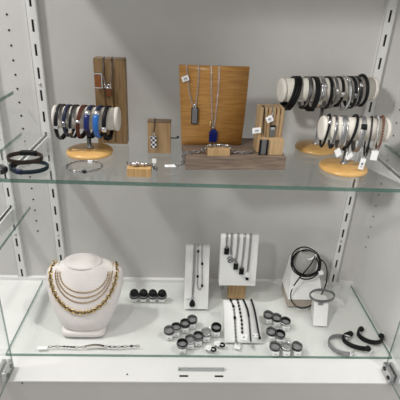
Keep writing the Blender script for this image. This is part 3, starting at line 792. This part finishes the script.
# four upright black rings at the back
for j, x in enumerate((-.1395, -.1202, -.1006, -.0812)):
    y = -.0640
    wh = '%s from left in the back row of four' % ords[j]
    t = thing('ring_stand', 'white ring stand with black rounded top, ' + wh, 'ring stand', (x, y, 0), 'ring stands in the back row')
    mx = Matrix.Translation((x, y + .0005, .0075)) @ V((0, -.12, 1)).to_track_quat('Z', 'Y').to_matrix().to_4x4()
    o = MB(); o.box((x - .0066, y - .0062, 0), (x + .0066, y + .0075, .0062), 'frost', .0010); o.build('foot', t)
    o = MB(); o.lathe([(.0078, -.0008), (.0080, .0068), (.0088, .0080), (.0090, .0100), (.0082, .0130), (.0064, .0154), (.0036, .0168), (.0005, .0172)], 'leather', (0, 0, 0), seg=24, mx=mx); o.build('rounded_top', t)
    o = MB(); o.box((x - .0054, y - .0078, .0003), (x + .0054, y - .0060, .0060), 'paper', .0002); o.build('label_card', t)
    ring_band(x, y, .0112, 'dark steel ring under black dome, ' + wh, 'silver_dark', 'gunmetal', w=.0066, ro=.0100, ri=.0083, axis=(0, -.12, 1), group='broad dark rings in the back row')
# fallen white and black items
for (x, y, lab, rot) in ((.0135, -.2035, 'white flower stud with black back lying nearest the glass edge, left one', .4), (.0305, -.1925, 'white flower stud with black back lying before the ramp, right one', -.5)):
    t = thing('earring', lab, 'earring', (x, y, 0), 'white flower studs')
    o = MB()
    for k in range(6):
        a = 2 * PI * k / 6 + rot
        o.ball((x - .002 + .0042 * math.cos(a), y + .0034 * math.sin(a), .0036 + .0008 * math.sin(a)), .0034, 'paper', 2, (1, .9, .8))
    o.ball((x - .002, y - .001, .0062), .0024, 'paper', 2); o.build('petals', t)
    o = MB()
    o.tube([V((x + .0065 + .0042 * math.cos(a), y - .0032 + .0030 * math.sin(a), .0034 + .0015 * math.sin(a))) for a in [PI * 2 * k / 14 for k in range(14)]], .0018, 'leather', 6, True)
    o.ball((x - .0052, y - .0052, .0020), .0018, 'leather', 1); o.build('black_loop', t)

# ------------------------------------------------------------------ leaning necklace card (left of centre)
t = thing('necklace_card', 'narrow white leaning necklace card left of the panel on the wooden block', 'display card', (-.009, -.05, 0))
def wedge(o, x0, x1, prof, m, xt0=None, xt1=None):
    """closed y-z profile swept along x; the ends may taper with height"""
    zt_ = max(z for _, z in prof); A, B = [], []
    for y, z in prof:
        f = z / zt_; A.append(o.bm.verts.new((x0 + ((xt0 if xt0 is not None else x0) - x0) * f, y, z))); B.append(o.bm.verts.new((x1 + ((xt1 if xt1 is not None else x1) - x1) * f, y, z)))
    k_ = o.mi(m); n_ = len(prof); o.face(A, k_); o.face(B, k_)
    for j in range(n_): o.face([A[j], A[(j + 1) % n_], B[(j + 1) % n_], B[j]], k_)
o = MB(); wedge(o, -.0345, .0152, [(-.0925, 0), (-.0480, .1175), (-.0455, .1215), (-.0410, .1230), (-.0360, .1215), (-.0340, .1180), (-.0300, 0)], 'card', -.0335, .0152); o.build('board', t)
def cp(x, z, off=.0014): f = z / .1175; return V((x, -.0925 + .0445 * f - off, z + off * .3))
def cover(x): return [V((x, -.0375, .1240)), V((x, -.0435, .1248)), V((x, -.0480, .1205)), cp(x, .113)]
t = necklace('necklace with black teardrop pendant on the narrow white card', cp(-.016, .01))
strand(cover(-.0172) + [cp(-.0172, .060), cp(-.0180, .030), cp(-.0176, .024)], parent=t, m='steel', L=.0038, W=.0024, r=.0005)
strand(cover(-.0138) + [cp(-.0140, .060), cp(-.0160, .030), cp(-.0170, .024)], parent=t, m='steel', L=.0038, W=.0024, r=.0005)
o = MB(); c_ = cp(-.0176, .0125, .0040); o.lathe([(.0018, -.0085), (.0052, -.0070), (.0062, -.002), (.0048, .004), (.0022, .0085), (.0010, .0095)], 'leather', c_, seg=20, sy=.55); pd = o.build('pendant', t)
o = MB(); o.link(cp(-.0174, .0235, .0030), (0, 0, 1), (1, 0, 0), .006, .0046, .0010, 'silver', 6, 12); o.build('bail', pd)
price_tag(t, cp(-.0250, .0220, .003), .008, .008, 0, .35, .5, cp(-.0185, .0235, .002), False)
t = necklace('silver chain loop with black beads on the narrow white card', cp(-.003, .04))
strand(cover(-.0085) + [cp(-.0084, .080), cp(-.0080, .052), cp(-.0070, .0425), cp(-.0030, .0380), cp(.0008, .0420), cp(.0018, .052), cp(.0010, .080)] + list(reversed(cover(-.0008))), parent=t, m='steel', L=.0040, W=.0026, r=.0005)
o = MB()
for x, z in ((.0005, .0900), (-.0081, .0650), (.0018, .0470), (-.0085, .1140)): o.ball(cp(x, z, .0022), .0026, 'leather', 2, (1, 1, 1.25))
o.build('black_bead', t)

# ------------------------------------------------------------------ white panel on a wooden block
t = thing('wooden_block', 'upright light oak block carrying the white pendant panel', 'display block', (.077, -.05, 0))
o = MB(); o.box((.0600, -.0570, 0), (.0970, -.0330, .0443), 'oak_light', .0008); o.build('body', t)
t = thing('pendant_panel', 'white slanted panel with five short necklaces, on the oak block', 'display card', (.075, -.06, .0445))
o = MB()
P0 = [(-.0700, .0445), (-.0590, .1540), (-.0560, .1580), (-.0520, .1585), (-.0470, .1560), (-.0400, .0445)]
A, B = [], []
for y, z in P0:
    f = (z - .0445) / .114; A.append(o.bm.verts.new((.0372 - .0015 * f, y, z))); B.append(o.bm.verts.new((.1130 - .0020 * f, y, z)))
k_ = o.mi('card'); o.face(A, k_); o.face(B, k_)
for j in range(6): o.face([A[j], A[(j + 1) % 6], B[(j + 1) % 6], B[j]], k_)
o.build('panel', t)
def pp(x, z, off=.0014): f = (z - .0445) / .1095; return V((x, -.0700 + .0110 * f - off, z))
def pover(x): return [V((x, -.0505, .1594)), V((x, -.0555, .1600)), V((x, -.0600, .1555)), pp(x, .150)]
gp = 'short necklaces on the white panel'
def hang(label, xt, xp, zp, kind):
    t = necklace(label, pp(xp, zp - .012), gp)
    strand(pover(xt - .0014) + [pp(xt - .0014, .13 if zp < .12 else .145), pp(xp - .0010, zp + .010)], parent=t, m='steel', L=.0036, W=.0022, r=.0005)
    strand(pover(xt + .0014) + [pp(xt + .0014, .13 if zp < .12 else .145), pp(xp + .0010, zp + .010)], parent=t, m='steel', L=.0036, W=.0022, r=.0005)
    c_ = pp(xp, zp, .0030)
    if kind == 'black':
        o = MB(); o.box((c_.x - .0048, c_.y - .0014, c_.z - .0085), (c_.x + .0048, c_.y + .0014, c_.z + .0065), 'leather', .0008); pd = o.build('pendant', t)
        o = MB(); o.box((c_.x - .0030, c_.y - .0016, c_.z + .0062), (c_.x + .0030, c_.y + .0012, c_.z + .0098), 'silver_dark', .0006); o.build('bail', pd)
    elif kind == 'rings':
        o = MB()
        for dx, dz, r in ((-.003, .003, .0046), (.003, -.001, .0044), (-.001, -.005, .0040)):
            o.link((c_.x + dx, c_.y + .001, c_.z + dz), (1, 0, .2), (0, -.3, 1), r * 2, r * 1.7, .0011, 'silver_dark', 6, 14)
        o.ball((c_.x - .005, c_.y + .001, c_.z - .0045), .0022, 'gunmetal', 1); pd = o.build('pendant', t)
    else:
        o = MB(); o.box((c_.x - .0030, c_.y - .0014, c_.z - .0095), (c_.x + .0030, c_.y + .0014, c_.z - .0010), 'leather', .0006); pd = o.build('pendant', t)
        price_tag(t, (c_.x + .0005, c_.y - .0025, c_.z + .0080), .0100, .0090, 0, 0, .35, (c_.x, c_.y + .001, c_.z + .010), False)
    return t
hang('necklace with the highest black rectangular pendant, leftmost on the white panel', .0473, .0480, .1260, 'black')
hang('necklace with tangled silver ring pendant, second from left on the white panel', .0570, .0585, .1060, 'rings')
hang('necklace with black rectangular pendant, middle of the white panel', .0700, .0688, .0920, 'black')
hang('necklace with low black rectangular pendant, second from right on the white panel', .0828, .0812, .0810, 'black')
t5 = hang('necklace with white tag over black pendant, rightmost on the white panel', .0948, .0942, .0690, 'tag')
t = thing('earring', 'small silver chain drop hanging below the left corner of the white panel', 'earring', (.0450, -.0560, .028))
o = MB(); o.chain([(.0445, -.0560, .0440), (.0440, -.0565, .0360), (.0455, -.0570, .0300)], 'silver_dark', .0042, .0030, .0007, (1, 0, 0)); o.build('chain', t)
o = MB(); o.link((.0455, -.0570, .0275), (0, 0, 1), (1, 0, 0), .0080, .0070, .0010, 'silver_dark', 6, 14); o.ball((.0415, -.0565, .0330), .0020, 'silver', 1); o.build('drop', t)

# ------------------------------------------------------------------ curved bracelet ramp
t = thing('bracelet_ramp', 'white curved ramp with four dangling bracelets at the front centre of the lower pane', 'display ramp', (.078, -.15, 0))
def rz(y): return .0415 * math.sin(PI / 2 * max(0, min(1, (y + .186) / .071))) + .0012
o = MB(); n = 16; rings = []
def rx(y, s_): f = (y + .186) / .071; return (.0425 + .0003 * f) if s_ < 0 else (.1140 - .0085 * f)
top = []; bot = []
for k in range(n + 1):
    y = -.186 + .071 * k / n; top.append((y, rz(y)))
for y, z in top[:1]: bot.append((y, 0))
prof = [(y, z) for y, z in top] + [(-.1120, .0400), (-.1110, .036), (-.1110, 0)] + [(-.186, 0)]
A = [o.bm.verts.new((rx(max(-.186, min(-.115, y)), -1), y, z)) for y, z in prof]; B = [o.bm.verts.new((rx(max(-.186, min(-.115, y)), 1), y, z)) for y, z in prof]
k_ = o.mi('card'); o.face(A, k_); o.face(B, k_)
for j in range(len(prof)): o.face([A[j], A[(j + 1) % len(prof)], B[(j + 1) % len(prof)], B[j]], k_, j < n + 1)
o.build('ramp', t)
def rp(x, y, off=.0016):
    y_ = max(-.186, y); d = (rz(y_ + .001) - rz(y_ - .001)) / .002 if y_ > -.185 else 1.
    nrm = V((0, -d, 1)).normalized(); return V((x, y_, rz(y_))) + nrm * off
def rpath(pts, off=.0016, n=24):
    out = []
    for (x0_, y0_), (x1_, y1_) in zip(pts, pts[1:]):
        for k in range(8): f = k / 8; out.append(rp(x0_ + (x1_ - x0_) * f, y0_ + (y1_ - y0_) * f, off))
    out.append(rp(*pts[-1], off)); return out
gr = 'bracelets on the curved ramp'
def flat_tag(parent, x, y, w, h, yaw, marked=False, ang=.10):
    mx = Matrix.Translation((x, y, .0009)) @ Matrix.Rotation(yaw, 4, 'Z') @ Matrix.Rotation(-.02, 4, 'X')
    o = MB(); o.box((-w / 2, -h / 2, -.0004), (w / 2, h / 2, .0004), 'paper', 0, mx)
    if marked: o.box((-w * .25, -h * .15, .0004), (w * .25, h * .1, .0006), 'tagink', 0, mx)
    o.build('price_tag', parent)
t = thing('bracelet', 'thin grey chain bracelet with two black beads, leftmost on the curved ramp', 'bracelet', (.062, -.15, .03), gr)
p1 = rpath([(.0560, -.1165), (.0609, -.1294), (.0624, -.1514), (.0630, -.1700), (.0640, -.1850)])
o = MB(); o.chain(p1, 'silver_dark', .0044, .0030, .0008); o.build('chain', t)
o = MB()
for x, y in ((.0609, -.1320), (.0624, -.1520), (.0568, -.1172)): o.ball(rp(x, y, .0028), .0027, 'leather', 2, (1, 1.3, 1))
o.build('black_bead', t)
o = MB(); o.link((.0650, -.1885, .0012), (0, 1, 0), (1, 0, 0), .007, .005, .0009, 'silver', 6, 12); o.link((.0700, -.1915, .0012), (.5, 1, 0), (1, 0, 0), .008, .006, .0009, 'silver', 6, 12); o.build('clasp', t)
flat_tag(t, .0655, -.1965, .0115, .0125, -.35)
t = thing('bracelet', 'black and silver beaded bracelet, second from left on the curved ramp', 'bracelet', (.075, -.15, .03), gr)
p2 = resample(rpath([(.0705, -.1170), (.0736, -.1429), (.0756, -.1574), (.0758, -.1730)], .0022), .0036)
o = MB(); [o.ball(p, .0019, 'silver', 1) for p in p2]; o.build('silver_beads', t)
o = MB(); [o.ball(p + V((0, -.0002, .0003)), .0025, 'leather', 1, (1, 1.25, 1)) for p in p2[::2]]; o.build('black_beads', t)
mx = Matrix.Translation(rp(.0790, -.1790, .0022)) @ Matrix.Rotation(-.2, 4, 'Z') @ Matrix.Rotation(.75, 4, 'X')
o = MB(); o.box((-.0065, -.0060, -.0004), (.0065, .0060, .0004), 'paper', 0, mx); o.box((-.002, -.002, .0004), (.002, .0005, .0006), 'tagink', 0, mx); o.tube([rp(.0758, -.1730, .0018), rp(.0780, -.1770, .003)], .0004, 'paper', 4); o.build('price_tag', t)
t = thing('bracelet', 'thick black braided bracelet with grey lower half, third from left on the ramp', 'bracelet', (.09, -.15, .03), gr)
o = MB(); o.tube(rpath([(.0822, -.1155), (.0886, -.1391), (.0900, -.1500)], .0022), .0019, 'leather', 8); o.build('black_cord', t)
o = MB(); o.tube(rpath([(.0900, -.1500), (.0907, -.1632), (.0914, -.1790), (.0918, -.1850)], .0020), .0016, 'gunmetal', 8); o.build('grey_cord', t)
o = MB(); o.link((.0925, -.1905, .0014), (0, 1, 0), (1, 0, 0), .0065, .0045, .0010, 'silver', 6, 12); o.link((.0928, -.1965, .0014), (0, 1, 0), (1, 0, 0), .0060, .0050, .0010, 'silver', 6, 12); o.build('clasp', t)
t = thing('bracelet', 'plain black leather cord bracelet, rightmost on the curved ramp', 'bracelet', (.106, -.15, .03), gr)
o = MB(); o.tube(rpath([(.0985, -.1165), (.1030, -.1440), (.1060, -.1659), (.1085, -.1790)], .0019), .0017, 'leather', 8); o.build('cord', t)
o = MB(); o.ball(rp(.0985, -.1168, .0024), .0024, 'leather', 2); o.build('end_cap', t)
o = MB(); o.ball(rp(.1087, -.1800, .0026), .0027, 'leather', 2, (1, 1.4, 1)); o.build('end_cap', t)
mx = Matrix.Translation(rp(.1010, -.1770, .0012)) @ Matrix.Rotation(.8, 4, 'X')
o = MB(); o.box((-.0055, -.0035, -.0004), (.0055, .0035, .0003), 'paper', 0, mx)
for s_ in (-1, 1): o.lathe([(.0014, .0003), (.0014, .0005)], 'tagink', (0, 0, 0), mx=mx @ Matrix.Translation((s_ * .0032, 0, 0)), seg=10)
o.build('price_tag', t)

# ------------------------------------------------------------------ cord necklace stand
t = thing('necklace_stand', 'white sloping stand with grey felt neck and taupe foot, black cord on it', 'necklace stand', (.217, -.05, 0))
o = MB(); wedge(o, .1840, .2570, [(-.0800, 0), (-.0800, .0205), (-.0200, .0205), (-.0200, 0)], 'taupe'); o.build('foot', t)
o = MB()
A = [o.bm.verts.new(p) for p in ((.1830, -.0830, .0206), (.2570, -.0830, .0206), (.2570, -.0190, .0206), (.1830, -.0190, .0206))]
Bq = [o.bm.verts.new(p) for p in ((.1905, -.0480, .0920), (.2430, -.0480, .0920), (.2430, -.0240, .0920), (.1905, -.0240, .0920))]
k_ = o.mi('card'); o.face(A, k_); o.face(Bq, k_)
for j in range(4): o.face([A[j], A[(j + 1) % 4], Bq[(j + 1) % 4], Bq[j]], k_)
o.build('sloping_board', t)
o = MB(); o.lathe([(.0275, .0700), (.0265, .0880), (.0235, .1020), (.0200, .1120), (.0180, .1165)], 'grey_felt', (.2165, -.0440, 0), seg=32, sy=.80); o.build('neck', t)
o = MB(); mx = Matrix.Translation((.2195, -.0490, .1135)) @ Matrix.Rotation(.62, 4, 'X')
o.tube([mx @ V((.0165 * math.cos(a), .0120 * math.sin(a), 0)) for a in [2 * PI * k / 28 for k in range(28)]], .0030, 'white', 8, True); o.build('collar', t)
t = necklace('long black leather cord necklace coiled on the grey felt neck stand', (.215, -.08, .02))
o = MB()
P = []
turns = 4
for k in range(turns * 36 + 14):
    a = 2 * PI * k / 36 - 2.1; q = k / 36
    r1 = .0285 + .0030 * math.sin(q * 2.3); r2 = .0245 + .0028 * math.cos(q * 1.7)
    cx = .2140 + .0024 * math.sin(q * 3.1); off = .0036 * (q - turns / 2)
    # plane tipped forward: low in front, high behind
    P.append(V((cx + r1 * math.cos(a), -.0625 + r2 * math.sin(a) * .72 - off * .5, .0985 + r2 * math.sin(a) * .86 + off * .8)))
o.tube(P, .0014, 'leather', 6)
e = P[-1]
tail = smooth([e, e + V((.007, -.002, -.004)), (.2560, -.0700, .0950), (.2590, -.0740, .0760), (.2580, -.0800, .0560), (.2480, -.0870, .0330), (.2330, -.0900, .0120), (.2130, -.0910, .0026), (.1960, -.0910, .0110), (.1850, -.0895, .0280), (.1850, -.0860, .0480), (.1930, -.0880, .0720), (.2040, -.0870, .0900), (.2200, -.0800, .1100), (.2290, -.0660, .1190)], 3)
o.tube(tail, .0013, 'leather', 6); o.build('cord', t)
o = MB(); mx = Matrix.Translation((.2420, -.0800, .0880)) @ Matrix.Rotation(-.4, 4, 'Y'); o.box((-.0045, -.0006, -.0055), (.0045, 0, .0045), 'paper', 0, mx); o.build('price_tag', t)
o = MB(); mx = Matrix.Translation((.1830, -.0905, .0590)) @ Matrix.Rotation(.6, 4, 'Y'); o.box((-.0040, -.0006, -.0045), (.0045, 0, .0045), 'paper', 0, mx); o.build('price_tag', t)

# ------------------------------------------------------------------ bangle on its white holder
t = thing('bangle_holder', 'small white leaning block holding up the silver bangle', 'bangle holder', (.24, -.12, 0))
o = MB()
A = [o.bm.verts.new(p) for p in ((.2243, -.1385, 0), (.2518, -.1405, 0), (.2590, -.0890, 0), (.2320, -.0870, 0))]
Bq = [o.bm.verts.new(p) for p in ((.2255, -.1160, .0440), (.2545, -.1180, .0400), (.2580, -.0930, .0400), (.2310, -.0900, .0440))]
k_ = o.mi('white'); o.face(A, k_); o.face(Bq, k_)
for j in range(4): o.face([A[j], A[(j + 1) % 4], Bq[(j + 1) % 4], Bq[j]], k_)
bmesh.ops.bevel(o.bm, geom=list(o.bm.edges), offset=.0010, segments=2, affect='EDGES')
o.build('block', t)
pts, up = flat_loop((.2440, -.1040, .0490), .0250, .0165, .10, .05, 44, -.06)
t = thing('bangle', 'flat silver bangle resting on the small white leaning block', 'bangle', (.244, -.106, .044))
o = MB(); o.band(pts, up, .0068, .0016, 'silver_dark'); o.build('band', t)
q = MB(); q.box((.2320, -.1225, .0395), (.2420, -.1208, .0440), 'tagink', .0003); q.build('clasp', t)

# ------------------------------------------------------------------ three cuffs at the right front
def cuff(label, c, rx_, ry_, a0, a1, w, th_, m, rot, knob=False, lean=0.):
    t = thing('cuff_bracelet', label, 'cuff bracelet', (c[0], c[1], 0), 'open cuffs at the right front')
    mx = Matrix.Translation((c[0], c[1], w / 2 + .0004)) @ Matrix.Rotation(rot, 4, 'Z') @ Matrix.Rotation(lean, 4, 'X')
    P = [mx @ V((rx_ * math.cos(math.radians(a0 + (a1 - a0) * k / 40)), ry_ * math.sin(math.radians(a0 + (a1 - a0) * k / 40)), 0)) for k in range(41)]
    mz = min(p.z for p in P) - w / 2
    P = [p - V((0, 0, mz - .0002)) for p in P]
    o = MB(); o.band(P, mx.to_3x3() @ V((0, 0, 1)), w, th_, m, False); o.build('band', t)
    for p, Q in ((P[0], P[:4]), (P[-1], P[-4:])):
        o = MB()
        if knob: o.ball(p, w * .54, m, 2); o.build('end_knob', t)
        else: o.band(Q, mx.to_3x3() @ V((0, 0, 1)), w * 1.08, th_ + .0012, 'silver', False); o.build('end_cap', t)
    return t, P
cuff('silver mesh cuff, leftmost of the three open cuffs near the right front corner', (.2660, -.1940), .0275, .0225, 62, 305, .0105, .0022, 'mesh', math.radians(-12))
t, P = cuff('black open cuff in the middle of the three near the right front corner', (.2990, -.1840), .0290, .0185, 118, 300, .0104, .0036, 'leather', math.radians(-14), True)
mx = Matrix.Translation((.3105, -.2125, .0062)) @ Matrix.Rotation(.5, 4, 'Z') @ Matrix.Rotation(.3, 4, 'X')
o = MB(); o.box((-.0030, -.0005, -.0058), (.0030, .0003, .0058), 'paper', 0, mx); o.build('price_tag', t)
cuff('black open cuff, rightmost of the three and closest to the right wall', (.3265, -.1690), .0225, .0180, 135, 380, .0104, .0036, 'leather', math.radians(-20), True)

# ------------------------------------------------------------------ light
def area(name, loc, target, size, power, col=(1, 1, 1)):
    l = bpy.data.lights.new(name, 'AREA'); l.shape = 'DISK'; l.size = size; l.energy = power; l.color = col
    o = bpy.data.objects.new(name, l); COL.objects.link(o); o.location = loc
    o.rotation_euler = (V(target) - V(loc)).to_track_quat('-Z', 'Y').to_euler(); return o
def spot(name, loc, target, deg, blend, power, rad, col):
    l = bpy.data.lights.new(name, 'SPOT'); l.spot_size = math.radians(deg); l.spot_blend = blend; l.energy = power; l.shadow_soft_size = rad; l.color = col
    o = bpy.data.objects.new(name, l); COL.objects.link(o); o.location = loc
    o.rotation_euler = (V(target) - V(loc)).to_track_quat('-Z', 'Y').to_euler(); return o
area('shop_and_fill_spot', (-.95, -.38, 1.55), (-.45, -.05, .2), .12, 15, (1, .98, .95))
area('shop_and_fill_spot', (-.35, -.84, 1.95), (0, -.10, .0), .13, 6, (1, .97, .94))
area('shop_and_fill_spot', (.85, -.80, 1.90), (0, -.10, .0), .13, 10, (1, .97, .94))
spot('shop_and_fill_spot', (-.62, -.95, 1.02), (.44, -.08, .27), 38, 1., 42, .06, (1, .98, .95))  # added fill lamp without a known fixture, brightens the right wall and bars
w = bpy.data.worlds.new('shop'); sc.world = w; w.use_nodes = True
w.node_tree.nodes['Background'].inputs['Color'].default_value = (1, .975, .95, 1); w.node_tree.nodes['Background'].inputs['Strength'].default_value = .45

# ------------------------------------------------------------------ camera
R = V((0.9987212581365897, -0.028849190240837326, 0.04151593391115515)); U = V((-0.02483381385250724, 0.4353379900089971, 0.8999245058028288)); F = V((0.04403555649252596, 0.8998047336380124, -0.4340648696762031))
cam = bpy.data.cameras.new('camera'); co = bpy.data.objects.new('camera', cam); COL.objects.link(co)
mw = Matrix((( R.x, U.x, -F.x, -.0455), (R.y, U.y, -F.y, -.785), (R.z, U.z, -F.z, .5851), (0, 0, 0, 1)))
co.matrix_world = mw; cam.sensor_width = 36; cam.lens = 423.86 / 400 * 36; cam.clip_start = .01
sc.camera = co
sc.view_settings.view_transform = 'Standard'; sc.view_settings.look = 'None'; sc.view_settings.exposure = 0.0; sc.view_settings.gamma = 1.0
sc.view_settings.use_curve_mapping = False
sc.cycles.max_bounces = 10; sc.cycles.transparent_max_bounces = 24
sc.cycles.use_denoising = True
